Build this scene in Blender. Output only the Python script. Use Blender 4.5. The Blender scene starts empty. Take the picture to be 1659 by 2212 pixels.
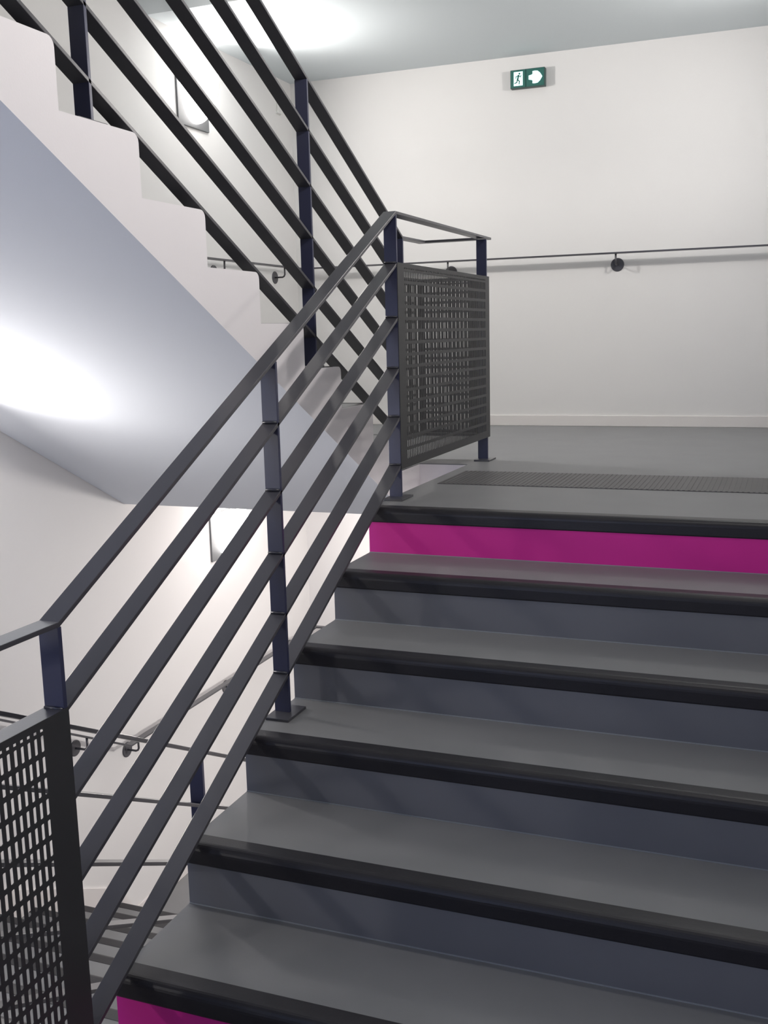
import bpy, bmesh, math, random
from mathutils import Vector, Matrix
random.seed(4)
PI = math.pi
COL = bpy.context.scene.collection
H = 0.17          # riser height
D = 0.334         # going
XW = -1.879       # left wall
XR = 1.75         # right wall
YB = 3.3655       # back wall
YF = -4.6         # front wall
GAP = -0.2477     # left edge of the open well
ZC = 2.365        # ceiling
NT, NW = 0.054, 0.056   # nosing height and depth
XA, XB = 0.026, -0.298  # railing planes

# ------------------------------------------------------------------ materials
def nodes(name):
    m = bpy.data.materials.new(name); m.use_nodes = True
    nt = m.node_tree
    return m, nt, nt.nodes['Principled BSDF']

def mat(name, col, rough=.5, spec=.5, bump=0, bscale=200, var=0, vscale=3, metal=0, coat=0):
    m, nt, b = nodes(name)
    b.inputs['Base Color'].default_value = (*col, 1)
    b.inputs['Roughness'].default_value = rough
    b.inputs['Specular IOR Level'].default_value = spec
    b.inputs['Metallic'].default_value = metal
    b.inputs['Coat Weight'].default_value = coat
    tc = nt.nodes.new('ShaderNodeTexCoord')
    if var:
        n = nt.nodes.new('ShaderNodeTexNoise'); n.inputs['Scale'].default_value = vscale
        n.inputs['Detail'].default_value = 6
        nt.links.new(tc.outputs['Object'], n.inputs['Vector'])
        r = nt.nodes.new('ShaderNodeMapRange')
        r.inputs['To Min'].default_value = 1 - var; r.inputs['To Max'].default_value = 1 + var
        nt.links.new(n.outputs['Fac'], r.inputs['Value'])
        mx = nt.nodes.new('ShaderNodeVectorMath'); mx.operation = 'SCALE'
        mx.inputs[0].default_value = col
        nt.links.new(r.outputs['Result'], mx.inputs['Scale'])
        nt.links.new(mx.outputs['Vector'], b.inputs['Base Color'])
    if bump:
        n = nt.nodes.new('ShaderNodeTexNoise'); n.inputs['Scale'].default_value = bscale
        n.inputs['Detail'].default_value = 3
        nt.links.new(tc.outputs['Object'], n.inputs['Vector'])
        bp = nt.nodes.new('ShaderNodeBump'); bp.inputs['Strength'].default_value = bump
        bp.inputs['Distance'].default_value = .002
        nt.links.new(n.outputs['Fac'], bp.inputs['Height'])
        nt.links.new(bp.outputs['Normal'], b.inputs['Normal'])
    return m

def emis(name, col, strength):
    m, nt, b = nodes(name)
    b.inputs['Base Color'].default_value = (*col, 1)
    b.inputs['Emission Color'].default_value = (*col, 1)
    b.inputs['Emission Strength'].default_value = strength
    return m

M = dict(
    wall=mat('wall_paint', (.76, .75, .74), .75, .25, .12, 260, .02, 1.5),
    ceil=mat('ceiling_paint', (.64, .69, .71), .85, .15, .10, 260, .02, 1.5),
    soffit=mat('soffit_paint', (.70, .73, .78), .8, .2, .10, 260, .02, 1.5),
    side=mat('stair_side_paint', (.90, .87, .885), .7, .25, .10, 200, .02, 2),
    vinyl=mat('grey_vinyl', (.205, .207, .212), .50, .45, .10, 500, .10, 5),
    riser=mat('grey_riser_vinyl', (.165, .17, .19), .52, .4, .08, 500, .08, 5),
    magenta=mat('magenta_vinyl', (.66, .022, .31), .50, .4, .06, 500, .06, 5),
    rubber=mat('black_rubber', (.014, .013, .017), .42, .5, .15, 350, .25, 7),
    steel=mat('anthracite_steel', (.060, .059, .068), .32, .7, .05, 300, .08, 10),
    post=mat('post_steel', (.034, .038, .082), .34, .6, .05, 300, .10, 10),
    sheet=mat('sheet_steel', (.040, .040, .042), .50, .4),
    weld=mat('weld_steel', (.05, .05, .06), .3, .6),
    base=mat('skirting_white', (.76, .73, .71), .5, .4),
    seal=mat('joint_seal_grey', (.30, .32, .34), .5, .4),
    strip=mat('tactile_strip', (.100, .096, .100), .5, .4, .1, 300, .1, 6),
    plate=mat('lamp_plate_grey', (.14, .145, .15), .5, .4),
    glass=emis('lit_glass', (1.0, .96, .93), 9),
    green=emis('sign_green', (.016, .085, .070), .45),
    signw=emis('sign_white', (.62, .95, .92), 1.1),
    sbody=mat('sign_body', (.05, .09, .085), .5),
    box=mat('white_plastic', (.75, .75, .73), .5),
    frame=mat('window_frame_grey', (.3, .3, .31), .5),
)

# ------------------------------------------------------------------ helpers
def obj(name, verts, faces, m, parent=None, bevel=0, smooth=False, mats=None, fm=None):
    me = bpy.data.meshes.new(name); me.from_pydata(verts, [], faces)
    for mm in (mats or [m]): me.materials.append(mm)
    if fm: me.polygons.foreach_set('material_index', fm)
    bm = bmesh.new(); bm.from_mesh(me)
    bmesh.ops.recalc_face_normals(bm, faces=bm.faces)
    bm.to_mesh(me); bm.free()
    if smooth: me.shade_smooth()
    o = bpy.data.objects.new(name, me); COL.objects.link(o)
    if parent: o.parent = parent
    if bevel:
        b = o.modifiers.new('bevel', 'BEVEL'); b.width = bevel; b.segments = 2; b.limit_method = 'ANGLE'
    return o

def boxdata(x0, x1, y0, y1, z0, z1):
    v = [(x, y, z) for z in (z0, z1) for y in (y0, y1) for x in (x0, x1)]
    f = [(0, 2, 3, 1), (4, 5, 7, 6), (0, 1, 5, 4), (2, 6, 7, 3), (0, 4, 6, 2), (1, 3, 7, 5)]
    return v, f

def merge(parts):
    V, F = [], []
    for v, f in parts:
        n = len(V); V += v; F += [tuple(i + n for i in q) for q in f]
    return V, F

def box(name, x0, x1, y0, y1, z0, z1, m, parent=None, bevel=0):
    v, f = boxdata(x0, x1, y0, y1, z0, z1)
    return obj(name, v, f, m, parent, bevel)

def prism(prof, x0, x1):
    """profile in (y,z) extruded along x"""
    n = len(prof)
    v = [(x0, y, z) for y, z in prof] + [(x1, y, z) for y, z in prof]
    f = [tuple(range(n)), tuple(range(2 * n - 1, n - 1, -1))]
    f += [(i, (i + 1) % n, n + (i + 1) % n, n + i) for i in range(n)]
    return v, f

def thing(name, label, cat, loc=(0, 0, 0), group=None):
    o = bpy.data.objects.new(name, None); COL.objects.link(o)
    o.location = loc; o.empty_display_size = .1
    o['label'] = label; o['category'] = cat
    if group: o['group'] = group
    bpy.context.view_layer.update()
    return o

def adopt(root, objs):
    """keep world position while parenting to a moved empty"""
    for o in objs:
        o.parent = root
        o.matrix_parent_inverse = Matrix.Translation(-root.location)

def struct(o, label=None):
    o['kind'] = 'structure'
    if label: o['label'] = label
    return o

def polybar(name, pts, xc, w, t, m, parent, bevel=.0012):
    """flat bar wide in x following (y,z) points, mitred corners"""
    n = len(pts); up = []
    for i in range(n):
        ds = []
        if i > 0: ds.append((Vector(pts[i]) - Vector(pts[i - 1])).normalized())
        if i < n - 1: ds.append((Vector(pts[i + 1]) - Vector(pts[i])).normalized())
        ns = [Vector((-d.y, d.x)) for d in ds]
        a = sum(ns, Vector((0, 0))).normalized()
        up.append(a / max(.3, a.dot(ns[0])))
    v, f = [], []
    for (y, z), a in zip(pts, up):
        for sx, st in ((-1, -1), (1, -1), (1, 1), (-1, 1)):
            v.append((xc + sx * w / 2, y + a.x * st * t / 2, z + a.y * st * t / 2))
    for i in range(n - 1):
        b = i * 4
        for k in range(4):
            f.append((b + k, b + (k + 1) % 4, b + 4 + (k + 1) % 4, b + 4 + k))
    f.append((0, 1, 2, 3)); f.append(tuple(range(4 * n - 4, 4 * n)))
    return obj(name, v, f, m, parent, bevel)

def tube(pts, r, seg=10):
    v, f = [], []
    pts = [Vector(p) for p in pts]; n = len(pts)
    for i, p in enumerate(pts):
        d = (pts[min(i + 1, n - 1)] - pts[max(i - 1, 0)]).normalized()
        a = d.orthogonal().normalized() if i == 0 else (a - d * a.dot(d)).normalized()
        b = d.cross(a)
        for k in range(seg):
            t = 2 * PI * k / seg
            v.append(tuple(p + (a * math.cos(t) + b * math.sin(t)) * r))
    for i in range(n - 1):
        for k in range(seg):
            f.append((i * seg + k, i * seg + (k + 1) % seg, (i + 1) * seg + (k + 1) % seg, (i + 1) * seg + k))
    f.append(tuple(range(seg))); f.append(tuple(range((n - 1) * seg, n * seg)))
    return v, f

# ------------------------------------------------------------------ room shell
T = .2
ZLO, ZHI = -2.58, 4.5
def shell():
    for name, a in (('wall_left', (XW - T, XW, YF - T, YB + T, ZLO - T, ZHI)),
                    ('wall_right', (XR, XR + T, YF - T, YB + T, ZLO - T, ZHI)),
                    ('wall_back', (XW, XR, YB, YB + T, ZLO - T, ZHI))):
        struct(box(name, *a, M['wall']))
    # front wall with a daylight window over the half landing behind the camera
    wx0, wx1, wz0, wz1 = -1.45, 0.25, .05, 1.2
    parts = [boxdata(XW, XR, YF - T, YF, ZLO - T, wz0), boxdata(XW, XR, YF - T, YF, wz1, ZHI),
             boxdata(XW, wx0, YF - T, YF, wz0, wz1), boxdata(wx1, XR, YF - T, YF, wz0, wz1)]
    struct(obj('wall_front', *merge(parts), M['wall']))
    w = struct(obj('window_1', *merge([boxdata(wx0, wx1, YF - .12, YF - .07, wz0, wz0 + .05),
        boxdata(wx0, wx1, YF - .12, YF - .07, wz1 - .05, wz1),
        boxdata(wx0, wx0 + .05, YF - .12, YF - .07, wz0 + .05, wz1 - .05),
        boxdata(wx1 - .05, wx1, YF - .12, YF - .07, wz0 + .05, wz1 - .05)]), M['frame']))
    # bottom floor and roof
    struct(box('floor', XW, XR, YF, YB, ZLO - T, ZLO, M['vinyl']))
    struct(box('ceiling', XW, XR, YF, YB, ZHI - .1, ZHI + T, M['ceil']))
shell()

def slab(name, zt, zb, rects, m):
    parts = [boxdata(x0, x1, y0, y1, zb, zt - .004) for x0, x1, y0, y1 in rects]
    return struct(obj(name, *merge(parts), m))
def cover(name, zt, rects):
    parts = [boxdata(x0, x1, y0, y1, zt - .004, zt) for x0, x1, y0, y1 in rects]
    return struct(obj(name, *merge(parts), M['vinyl']))

# landing 0 (photo centre right)
slab('ceiling', 0, -.235, [(0, XR, .234, 1.287), (XW, XR, 1.287, YB), (XW, GAP, 1.115, 1.287)], M['side'])
cover('floor', 0, [(0, XR, .055, 1.287), (XW, XR, 1.287, YB), (XW, GAP, 1.02, 1.287)])
# landing the camera stands on
slab('ceiling', -1.02, -1.255, [(0, XR, YF, -1.77), (XW, GAP, YF, -1.93), (GAP, 0, YF, -3.05)], M['side'])
cover('floor', -1.02, [(0, XR, YF, -1.67), (XW, GAP, YF, -1.83 - .056), (GAP, 0, YF, -3.05)])
# landing above the camera
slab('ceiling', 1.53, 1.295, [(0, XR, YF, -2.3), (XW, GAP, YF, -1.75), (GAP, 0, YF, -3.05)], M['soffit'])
cover('floor', 1.53, [(0, XR, YF, -2.3), (XW, GAP, YF, -1.65 - .056), (GAP, 0, YF, -3.05)])
# ceiling over landing 0
struct(box('ceiling', XW, XR, 1.61, YB, ZC, ZC + .2, M['ceil']))
struct(box('ceiling', 0, XR, .3, 1.61, ZC, ZC + .2, M['ceil']))

# ------------------------------------------------------------------ skirting boards
BT = .012
def skirt(name, x0, x1, y0, y1, z0, hgt=.072):
    struct(box(name, x0, x1, y0, y1, z0, z0 + hgt, M['base'], None, .003))
skirt('baseboard_back', XW, XR, YB - BT, YB, 0)
skirt('baseboard_left', XW, XW + BT, 1.03, YB - BT, 0)
skirt('baseboard_right', XR - BT, XR, .06, YB - BT, 0)
skirt('baseboard_back', XW, XR, YB - BT, YB, ZLO)
skirt('baseboard_left', XW, XW + BT, .95, YB - BT, ZLO)

# ------------------------------------------------------------------ stair flights
def flight(name, label, x0, x1, y1st, z0, n, dr, rise, inset, tail0, tail1, soff, colours, side, under, cov_end=True, setback=.001):
    """n risers, first riser at y1st, climbing in direction dr (+1/-1) along y.
    tail0/tail1: (y, zbottom) where the slab meets its landings; soff: vertical depth of the waist."""
    edge = .010 if setback < .004 else 0
    root = thing(name, label, 'stairs', ((x0 + x1) / 2, y1st, z0), 'stair flights')
    out = []
    c = setback
    r = .024
    top = []
    top.append((tail0[0], z0 - c)); top.append((y1st, z0 - c))
    for k in range(n):
        y = y1st + dr * k * D; zt = z0 + (k + 1) * rise - c
        y += dr * c
        if k: top.append((y, z0 + k * rise - c))
        else: top[-1] = (y, z0 - c)
        for a in range(5):   # rounded corner
            t = a / 4 * PI / 2
            top.append((y + dr * (r - r * math.cos(t)), zt - r + r * math.sin(t)))
    top.append((tail1[0], z0 + n * rise - c))
    bot = [tail1, tail0]
    v, f = prism(top + bot, x0, x1)
    nn = len(top) + 2
    fm = [0, 0] + [0] * nn
    fm[2 + len(top)] = 1          # sloping soffit
    c = .004
    o = obj('concrete_waist', v, f, None, None, mats=[side, under], fm=fm)
    out.append(o)
    for k in range(n):
        y = y1st + dr * k * D; zb = z0 + k * rise; zt = zb + rise
        rb = box('riser', x0, x1 - edge, *sorted((y, y + dr * c)), zb, zt - NT + .004, colours(k))
        if colours(k) is M['magenta']: rb['label'] = 'magenta riser'
        out.append(rb)
        if k < n - 1 or not cov_end:
            ty = y + dr * (D + (0 if k < n - 1 else 0))
            out.append(box('joint_seal', x0, x1 - edge, *sorted((ty, ty - dr * .0025)), zt, zt + .0025, M['seal']))
            out.append(box('tread', x0, x1 - edge, *sorted((y + dr * NW, ty)), zt - c, zt, M['vinyl']))
        # nosing: rounded L strip
        R = .022; ov = .004
        yo = y - dr * ov
        P = [(y + dr * NW, zt - c), (y + dr * NW, zt + .0012)]
        for a in range(7):
            t = PI / 2 - a / 6 * PI / 2
            P.append((yo + dr * (R - R * math.cos(t)), zt + .0012 - R + R * math.sin(t)))
        P += [(yo, zt - NT + .004), (yo + dr * .002, zt - NT), (y + dr * c, zt - NT)]
        for a in range(5):
            t = a / 4 * PI / 2
            P.append((y + dr * (c + r - r * math.cos(t)), zt - c - r + r * math.sin(t)))
        vv, ff = prism(P, x0 + inset[0], x1 - inset[1])
        no = obj('nosing', vv, ff, M['rubber'])
        # thin grooves read as ribs on the top face
        out.append(no)
    adopt(root, out)
    return root

def colA(k): return M['magenta'] if k in (0, 5) else M['riser']
def colN(k): return M['riser']
S = H / D
flight('stair_flight', 'wide grey stair flight with black nosings and magenta first and last risers',
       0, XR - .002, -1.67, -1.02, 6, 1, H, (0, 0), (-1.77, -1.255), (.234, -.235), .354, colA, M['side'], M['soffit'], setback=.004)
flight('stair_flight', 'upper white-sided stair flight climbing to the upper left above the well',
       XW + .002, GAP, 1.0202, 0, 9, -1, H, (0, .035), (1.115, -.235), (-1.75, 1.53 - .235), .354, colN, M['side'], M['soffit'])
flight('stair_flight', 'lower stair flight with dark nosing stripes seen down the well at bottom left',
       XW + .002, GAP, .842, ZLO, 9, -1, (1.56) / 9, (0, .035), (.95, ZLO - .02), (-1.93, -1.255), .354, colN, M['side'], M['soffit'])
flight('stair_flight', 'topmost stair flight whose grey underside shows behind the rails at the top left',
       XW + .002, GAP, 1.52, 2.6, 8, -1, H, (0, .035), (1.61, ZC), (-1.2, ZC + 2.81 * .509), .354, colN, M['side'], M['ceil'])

# skirting that follows the lower flight on the left wall
zn = lambda y: -1.02 - .519 * (y + 1.83)
pts = [(.95, ZLO), (.95, ZLO + .075), (.83, ZLO + .26), (-1.75, zn(-1.75) + .10), (-1.75, zn(-1.75) - .2), (.80, ZLO)]
v, f = prism(pts, XW, XW + BT)
struct(obj('baseboard_left', v, f, M['base']))

# ------------------------------------------------------------------ tactile strip on the landing
t = thing('tactile_strip', 'dark ribbed tactile strip stuck across the upper landing floor', 'floor strip', (.7, .84, 0))
parts = [box('backing', .0611, XR - .02, .63, 1.0438, 0, .0025, M['strip'])]
v, f = merge([boxdata(.066 + i * .02, .066 + i * .02 + .009, .635, 1.039, .0025, .0038) for i in range(83)])
parts.append(obj('ribs', v, f, M['strip']))
adopt(t, parts)

# ------------------------------------------------------------------ perforated sheets
def perforated(name, axis, fixed, a0, a1, z0, z1, parent, ma=(.045, .045), ztop=.8723, thick=.0016):
    """sheet with rows of upright slots; axis 'y' (plane x=fixed) or 'x' (plane y=fixed)"""
    pa, pz, sw, sl = .0198, .0456, .0092, .0345
    V, F = [], []
    na = int((a1 - a0 - ma[0] - ma[1] + .0001) / pa); nz = int((ztop - z0 - .008) / pz)
    A0 = a0 + ma[0]; Zt = ztop
    A1 = A0 + na * pa; Z0 = Zt - nz * pz
    rows = [(Zt + .011, Zt, .0065)] + [(Zt - j * pz, Zt - (j + 1) * pz, sl) for j in range(nz)]
    Z1 = rows[0][0]
    idx = {}
    def vert(a, z):
        k = (round(a, 6), round(z, 6))
        if k not in idx:
            idx[k] = len(V); V.append((fixed, a, z) if axis == 'y' else (a, fixed, z))
        return idx[k]
    for i in range(na):
        for tt, b, sl_ in rows:
            ca = A0 + (i + .5) * pa; cz = (tt + b) / 2
            l, r_ = A0 + i * pa, A0 + (i + 1) * pa
            hw, hl = sw / 2, sl_ / 2
            o = [vert(l, b), vert(r_, b), vert(r_, tt), vert(l, tt)]
            q = [vert(ca + x * hw, cz + z * hl) for x, z in ((-.45, -1), (.45, -1), (1, -.9), (1, .9), (.45, 1), (-.45, 1), (-1, .9), (-1, -.9))]
            F += [(o[0], o[1], q[1], q[0]), (o[1], q[2], q[1]), (o[1], o[2], q[3], q[2]), (o[2], q[4], q[3]),
                  (o[2], o[3], q[5], q[4]), (o[3], q[6], q[5]), (o[3], o[0], q[7], q[6]), (o[0], q[0], q[7])]
    # solid margins, split at grid points
    def strip(aa0, aa1, zz0, zz1):
        F.append((vert(aa0, zz0), vert(aa1, zz0), vert(aa1, zz1), vert(aa0, zz1)))
    for i in range(na):
        l, r_ = A0 + i * pa, A0 + (i + 1) * pa
        strip(l, r_, z0, Z0); strip(l, r_, Z1, z1)
    for tt, b, _ in rows:
        strip(a0, A0, b, tt); strip(A1, a1, b, tt)
    for aa0, aa1 in ((a0, A0), (A1, a1)):
        for zz0, zz1 in ((z0, Z0), (Z1, z1)): strip(aa0, aa1, zz0, zz1)
    o = obj(name, V, F, M['sheet'], parent)
    s = o.modifiers.new('solid', 'SOLIDIFY'); s.thickness = thick; s.offset = 0
    return o

# ------------------------------------------------------------------ railings
W, TH = .050, .011
OFF = [.89, .69, .50, .315, .128]
def post(x, y, zb, zt, plate=True, px=.010, welds=(), shift=0):
    p = box('post', x - W / 2, x + W / 2, y - .006, y + .006, zb, zt, M['post'], None, .0012)
    kids = []
    if plate:
        kids.append(box('base_plate', x + px - .040, x + px + .040, y - .066, y + .058, zb, zb + .008, M['steel'], None, .001))
    for wz in welds:
        v, f = tube([(x - W / 2 + .002, y - .008, wz), (x, y - .009, wz + .001), (x + W / 2 - .002, y - .008, wz)], .0035, 6)
        kids.append(obj('weld_bead', v, f, M['weld'], None, 0, True))
    for k in kids: k.parent = p
    return p

# --- main flight railing with the two landing panels
R1 = thing('stair_railing', 'dark steel railing along the wide flight with magenta risers, with perforated panels', 'railing', (XA, -.8, -.51), 'stair railings')
y0, y1, y2, y3, ye = -3.08, -1.83, .2249, 1.47, 1.5575
parts = [polybar('handrail', [(y0, .0575), (y1, .0575), (y2, 1.0775), (ye, 1.0805)], XA, W, TH, M['steel'], None)]
for j, o in enumerate(OFF):
    z1_, z2_ = o - 1.02, o
    if j in (0, 4): pts = [(y0, z1_), (y1, z1_), (y2, z2_), (y3 + .03, z2_)]
    else: pts = [(y1, z1_), (y2, z2_)]
    parts.append(polybar('rail_bar', pts, XA, W, TH, M['steel'], None))
zA = lambda y: (y - y2) * (1.02 / (y2 - y1))
for y, zb in ((y0, -1.02), (y1, -1.02), (-.802, -.51), (y2, 0), (y3, 0)):
    on = max(-1.02, min(0, zA(y)))
    parts.append(post(XA, y, zb, 1.072 + on, welds=[o + on + .006 for o in OFF]))
parts.append(perforated('perforated_panel', 'y', XA + .0265, y0, y1 + .006, .115 - 1.02, .897 - 1.02, None, ma=(.05, .0696), ztop=-.1477))
parts.append(perforated('perforated_panel', 'y', XA + .0265, y2 - .006, y3 + .035, .115, .897, None, ma=(.0696, .05)))
# piece returning across the end of the well
parts.append(box('handrail', XB - W / 2, XA - W / 2 - .0005, 1.5075, 1.5575, 1.0750, 1.0860, M['steel'], None, .0012))
for o in (OFF[0], OFF[4]):
    parts.append(box('rail_bar', XB + W / 2, XA - W / 2, y3 - .02, y3 + .03, o - TH / 2, o + TH / 2, M['steel'], None, .0012))
parts.append(perforated('perforated_panel', 'x', y3 + .034, XB - .02, XA - .03, .115, .897, None, ma=(.03, .03)))
adopt(R1, parts)

# --- upper flight railing
R2 = thing('stair_railing', 'dark steel railing of the upper flight crossing the top left of the picture', 'railing', (XB, .18, .51), 'stair railings')
sB = .5
zB = lambda y: 0 if y > 1.182 else min((1.182 - y) * sB, 1.53)
ytop = 1.182 - 1.53 / sB
parts = [polybar('handrail', [(1.507, 1.0805), (1.182, 1.0775), (ytop, 2.6075), (-3.0, 2.6075)], XB, W, TH, M['steel'], None)]
for j, o in enumerate(OFF):
    pts = [(1.182, o), (ytop, o + 1.53)]
    if j in (0, 4): pts = [(1.47, o)] + pts + [(-3.0, o + 1.53)]
    parts.append(polybar('rail_bar', pts, XB, W, TH, M['steel'], None))
for y, zb in ((1.182, 0), (.18, .51), (-1.15, 1.19), (ytop, 1.53), (-3.0, 1.53)):
    parts.append(post(XB, y, zb, 1.072 + zB(y), px=-.01))
parts.append(perforated('perforated_panel', 'y', XB - .0265, 1.182, 1.50, .115, .897, None, ma=(.03, .03)))
adopt(R2, parts)

# --- lower flight railing
R3 = thing('stair_railing', 'thin dark railing of the lower flight descending behind the wide flight, at lower left', 'railing', (XB, -.8, -1.713), 'stair railings')
sC = .51
hc = lambda y: -.521 - sC * (y + 1.098)     # handrail height
yk = -1.098 + (-.521 - .0575) / sC
ylo = .90
parts = [polybar('handrail', [(-3.0, .0575), (yk, .0575), (ylo, hc(ylo)), (1.35, hc(ylo))], XB, W, TH, M['steel'], None)]
for j, o in enumerate(OFF):
    dd = o - 1.0775
    pts = [(yk, .0575 + dd), (ylo, hc(ylo) + dd)]
    if j in (0, 4): pts = [(-3.0, .0575 + dd)] + pts + [(1.35, hc(ylo) + dd)]
    parts.append(polybar('rail_bar', pts, XB, W, TH, M['steel'], None))
for y, zb in ((-3.0, -1.02), (yk, -1.02), (-.80, -1.7133), (.18, -2.233), (ylo, ZLO), (1.35, ZLO)):
    zt_ = .0575 if y <= yk else hc(min(y, ylo))
    parts.append(post(XB, y, zb, zt_ - .0055, px=-.01))
adopt(R3, parts)

# ------------------------------------------------------------------ wall handrails
def bracket(axis, wallpos, s, pos, z):
    """round wall plate, bent rod, carrying the rail; axis 'x' wall normal along x"""
    off = .078
    def P(dn, dp, zz):
        return (wallpos + s * dn, pos + dp, zz) if axis == 'x' else (pos + dp, wallpos + s * dn, zz)
    pts = [P(off, 0, z - .004), P(off, 0, z - .050), P(off - .006, 0, z - .062), P(off - .018, 0, z - .068), P(.004, 0, z - .068)]
    rod = obj('bracket', *tube(pts, .006, 8), M['steel'], None, 0, True)
    n = 28; R_ = .042
    V, F = [], []
    for dn, rr in ((0, R_), (.004, R_), (.006, R_ - .003)):
        for k in range(n):
            a = 2 * PI * k / n
            V.append(P(dn, rr * math.cos(a), z - .068 + rr * math.sin(a)))
    for q in range(2):
        for k in range(n): F.append((q * n + k, q * n + (k + 1) % n, (q + 1) * n + (k + 1) % n, (q + 1) * n + k))
    F.append(tuple(range(n))); F.append(tuple(range(2 * n, 3 * n)))
    disc = obj('wall_disc', V, F, M['steel'])
    disc.parent = rod
    return rod

WR = thing('wall_handrail', 'slim dark handrail along the back and left walls of the upper landing', 'handrail', (.4, YB, 1.0), 'wall handrails')
zr = 1.102
rb = box('rail', XW + .058, XR - .1, YB - .098, YB - .058, zr - .005, zr + .005, M['steel'], None, .001)
rl = polybar('rail', [(-1.6, zr + (1.02 + 1.6) * .509), (1.02, zr), (YB - .098, zr)], XW + .078, .04, .01, M['steel'], None)
parts = [rb, rl]
for x in (-.723, .388, 1.45): parts.append(bracket('y', YB, -1, x, zr))
for y in (2.19, 3.01): parts.append(bracket('x', XW, 1, y, zr))
adopt(WR, parts)

WL = thing('wall_handrail', 'slim handrail on the left wall beside the lower flight, going level at the lower landing', 'handrail', (XW, 1.0, -1.5), 'wall handrails')
zl = -1.515
parts = [polybar('rail', [(-1.6, zl + 2.5 * .525), (.90, zl), (YB - .098, zl)], XW + .078, .04, .01, M['steel'], None),
         box('rail', XW + .058, XR - .1, YB - .098, YB - .058, zl - .005, zl + .005, M['steel'], None, .001)]
parts += [bracket('x', XW, 1, y, zl) for y in (.99, 2.07, 3.0)] + [bracket('x', XW, 1, -.25, zl + 1.15 * .525), bracket('x', XW, 1, .56, zl + .34 * .525)]
adopt(WL, parts)

# ------------------------------------------------------------------ wall lamps
def lamp(label, side, y, ztop, power=60, spot=48, warm=(1, .955, .92), hw=.15, front=34):
    x = XW if side > 0 else XR
    t = thing('wall_lamp', label, 'lamp', (x, y, ztop - .14), 'half-bowl wall lamps')
    dp, hh = .150, .265
    nu, nv = 24, 12
    V, F = [], []
    for j in range(nv + 1):
        a = PI / 2 * j / nv
        for i in range(nu + 1):
            b = PI * i / nu
            V.append((x + side * (.013 + dp * math.sin(b) * math.cos(a)), y + hw * math.cos(b) * math.cos(a) ** .8, ztop - hh * math.sin(a)))
    for j in range(nv):
        for i in range(nu):
            k = j * (nu + 1) + i
            F.append((k, k + 1, k + nu + 2, k + nu + 1))
    sh = obj('glass_shade', V, F, M['glass'], None, 0, True)
    pl = box('back_plate', *sorted((x, x + side * .012)), y - hw - .025, y + hw + .015, ztop - .29, ztop + .01, M['plate'], None, .003)
    parts = [pl, sh]
    adopt(t, parts)
    l = bpy.data.lights.new('bulb', 'SPOT'); l.energy = spot; l.color = warm
    l.spot_size = math.radians(120); l.spot_blend = .55; l.shadow_soft_size = .05
    o = bpy.data.objects.new('bulb', l); COL.objects.link(o)
    o.location = (x + side * .085, y, ztop - .03)
    o.rotation_euler = Vector((side * .80, 0, .60)).to_track_quat('-Z', 'Y').to_euler()
    adopt(t, [o])
    l = bpy.data.lights.new('bulb', 'AREA'); l.shape = 'ELLIPSE'; l.size = .16; l.size_y = .12
    l.energy = front; l.color = warm
    o = bpy.data.objects.new('bulb', l); COL.objects.link(o)
    o.location = (x + side * .172, y, ztop - .07)
    o.rotation_euler = Vector((side, 0, -.12)).to_track_quat('-Z', 'Y').to_euler()
    adopt(t, [o])
    return t
lamp('glowing half-bowl wall lamp high on the left wall behind the upper rails', 1, 2.04, 2.140, spot=50, front=22)
lamp('glowing half-bowl wall lamp below the sloping soffit, seen through the main railing', 1, 2.15, -.452, spot=16, front=20)
lamp('half-bowl wall lamp under the sloping soffit on the left wall', 1, -.50, .085, spot=34, front=11)
lamp('half-bowl wall lamp on the right wall of the upper landing', -1, 2.0, 2.14, spot=25, hw=.22, front=17)
lamp('added half-bowl fill lamp, out of view, on the right wall of the lower landing', -1, 2.0, -.46, spot=12, hw=.22, front=36)  # added unseen fill, brightens the left wall below the landing
lamp('invented half-bowl fill lamp, out of view, on the right wall high above the wide flight', -1, -1.0, 2.75, spot=12, front=36)  # invented source out of frame, lights the upper flight's side and the treads
lamp('added half-bowl fill lamp, out of view, on the left wall beside the lower half landing', 1, -3.3, .085, spot=8, front=10)  # unseen fill added for the soffit, lower left wall and risers

# ------------------------------------------------------------------ exit sign
sx0, sx1, sz0, sz1 = -.298, -.075, 2.160, 2.272
sy = YB - .045
t = thing('exit_sign', 'green and white emergency exit sign with arrow high on the back wall', 'sign', ((sx0 + sx1) / 2, YB, sz0))
parts = [box('housing', sx0, sx1, sy, YB, sz0, sz1, M['sbody'], None, .003)]
xm = sx0 + .102
gl = box('left_panel', sx0 + .004, xm - .002, sy - .003, sy, sz0 + .004, sz1 - .004, M['green'])
gr = box('arrow_panel', xm + .002, sx1 - .004, sy - .003, sy, sz0 + .004, sz1 - .004, M['green'])
wp = box('door_pictogram', sx0 + .024, xm - .020, sy - .0045, sy - .003, sz0 + .014, sz1 - .014, M['signw'])
def flatpoly(name, pts, y, m, th=.0015):
    n = len(pts)
    v = [(x, y, z) for x, z in pts] + [(x, y + th, z) for x, z in pts]
    f = [tuple(range(n)), tuple(range(2 * n - 1, n - 1, -1))] + [(i, (i + 1) % n, n + (i + 1) % n, n + i) for i in range(n)]
    return obj(name, v, f, m)
cx, cz = (xm + sx1) / 2 + .002, (sz0 + sz1) / 2
ar = [(-.044, .012), (-.024, .016), (-.018, .022), (-.020, .036), (-.006, .038), (.014, .036), (.030, .022), (.044, 0),
      (.030, -.022), (.014, -.036), (-.006, -.038), (-.020, -.036), (-.018, -.022), (-.024, -.016), (-.044, -.012)]
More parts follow.
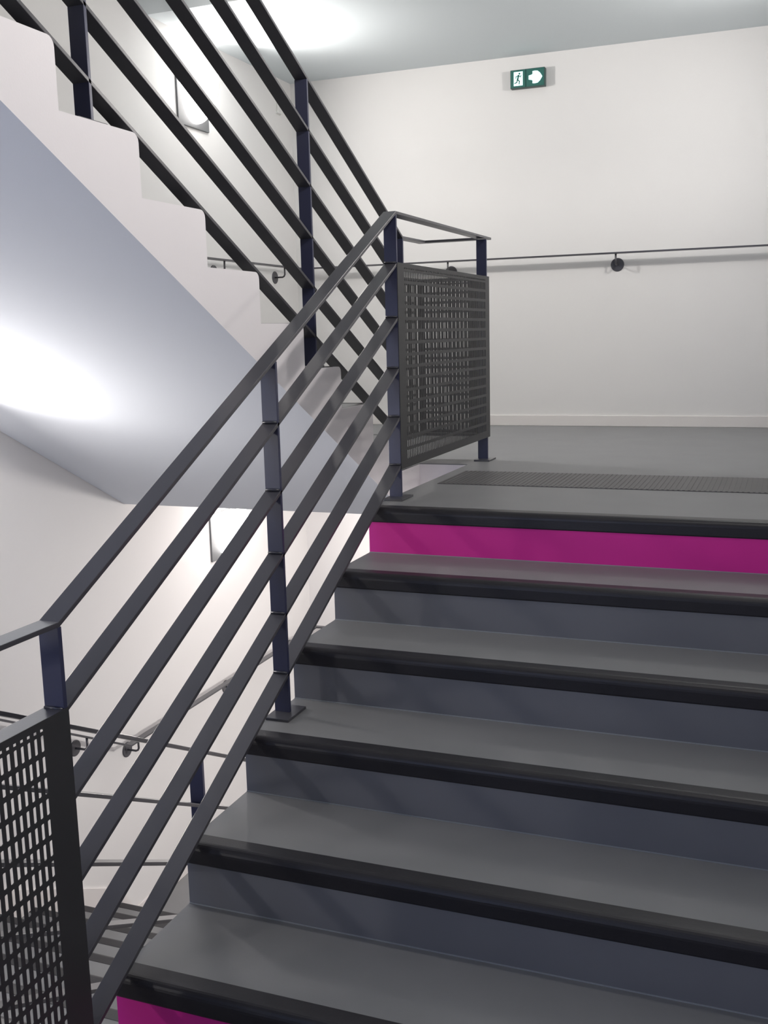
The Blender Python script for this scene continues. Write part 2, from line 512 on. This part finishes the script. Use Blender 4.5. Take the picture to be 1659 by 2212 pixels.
av = flatpoly('arrow', [(cx + a, cz + b) for a, b in ar], sy - .0045, M['signw'])
pc = ((sx0 + .024 + xm - .020) / 2, cz)
man = []
def limb(pts, w):
    V, F = [], []
    for (x0, z0), (x1, z1) in zip(pts[:-1], pts[1:]):
        d = Vector((x1 - x0, z1 - z0)).normalized() * w / 2; n = Vector((-d.y, d.x))
        q = [(x0 - d.x + n.x, z0 - d.y + n.y), (x0 - d.x - n.x, z0 - d.y - n.y), (x1 + d.x - n.x, z1 + d.y - n.y), (x1 + d.x + n.x, z1 + d.y + n.y)]
        b = len(V); V += [(pc[0] + x, sy - .0055, pc[1] + z) for x, z in q] + [(pc[0] + x, sy - .0045, pc[1] + z) for x, z in q]
        F += [(b, b + 1, b + 2, b + 3), (b + 4, b + 7, b + 6, b + 5), (b, b + 4, b + 5, b + 1), (b + 1, b + 5, b + 6, b + 2), (b + 2, b + 6, b + 7, b + 3), (b + 3, b + 7, b + 4, b)]
    return V, F
pieces = [limb([(.002, .018), (-.004, -.006)], .010), limb([(-.004, -.006), (.008, -.016), (.006, -.032)], .006),
          limb([(-.005, -.008), (-.010, -.022), (-.022, -.026)], .006), limb([(.002, .018), (.014, .010), (.018, .018)], .0045),
          limb([(.000, .018), (-.013, .014), (-.016, .003)], .0045)]
hd = [(pc[0] + .008 + .006 * math.cos(a * PI / 6), pc[1] + .030 + .006 * math.sin(a * PI / 6)) for a in range(12)]
n = 12
pieces.append(([(x, sy - .0055, z) for x, z in hd] + [(x, sy - .0045, z) for x, z in hd],
               [tuple(range(n)), tuple(range(2 * n - 1, n - 1, -1))] + [(i, (i + 1) % n, n + (i + 1) % n, n + i) for i in range(n)]))
mn = obj('running_figure', *merge(pieces), M['green'])
for k, p_ in ((wp, gl), (mn, gl), (av, gr)): k.parent = p_
adopt(t, parts + [gl, gr])

# small detector box by the corner
t = thing('sensor_box', 'small pale sensor box high on the left wall near the corner', 'sensor', (XW, 3.157, 2.154))
adopt(t, [box('cover', XW + .006, XW + .022, 3.13, 3.185, 2.13, 2.19, M['box'], None, .004),
          box('mount', XW, XW + .006, 3.126, 3.189, 2.126, 2.194, M['box'])])

# ------------------------------------------------------------------ daylight
world = bpy.data.worlds.new('sky'); bpy.context.scene.world = world
world.use_nodes = True
world.node_tree.nodes['Background'].inputs[0].default_value = (.35, .5, 1, 1)
world.node_tree.nodes['Background'].inputs[1].default_value = .6
l = bpy.data.lights.new('daylight', 'AREA'); l.shape = 'RECTANGLE'; l.size = 1.6; l.size_y = 1.05
l.energy = 15; l.color = (.50, .62, 1.0)
o = bpy.data.objects.new('daylight', l); COL.objects.link(o)
o.location = (-.6, YF - .16, .62); o.rotation_euler = (-PI / 2, 0, PI)
o.rotation_euler = Vector((0, 1, 0)).to_track_quat('-Z', 'Z').to_euler()

# ------------------------------------------------------------------ camera
cam = bpy.data.cameras.new('camera'); co = bpy.data.objects.new('camera', cam); COL.objects.link(co)
cam.sensor_fit = 'HORIZONTAL'; cam.sensor_width = 36; cam.lens = 2238.83 / 1659 * 36
cam.clip_start = .02
yaw, pitch, roll = .3732, -.1697, -.0249
fw = Vector((-math.sin(yaw) * math.cos(pitch), math.cos(yaw) * math.cos(pitch), math.sin(pitch)))
r = fw.cross(Vector((0, 0, 1))).normalized(); u = r.cross(fw)
c, s = math.cos(roll), math.sin(roll)
r2 = c * r + s * u; u2 = -s * r + c * u
mtx = Matrix((r2, u2, -fw)).transposed().to_4x4(); mtx.translation = Vector((1.4374, -3.5149, .6318))
co.matrix_world = mtx
sc = bpy.context.scene; sc.camera = co
sc.view_settings.view_transform = 'Standard'; sc.view_settings.look = 'None'
sc.view_settings.exposure = .10; sc.view_settings.gamma = 1
sc.cycles.max_bounces = 12; sc.cycles.diffuse_bounces = 8
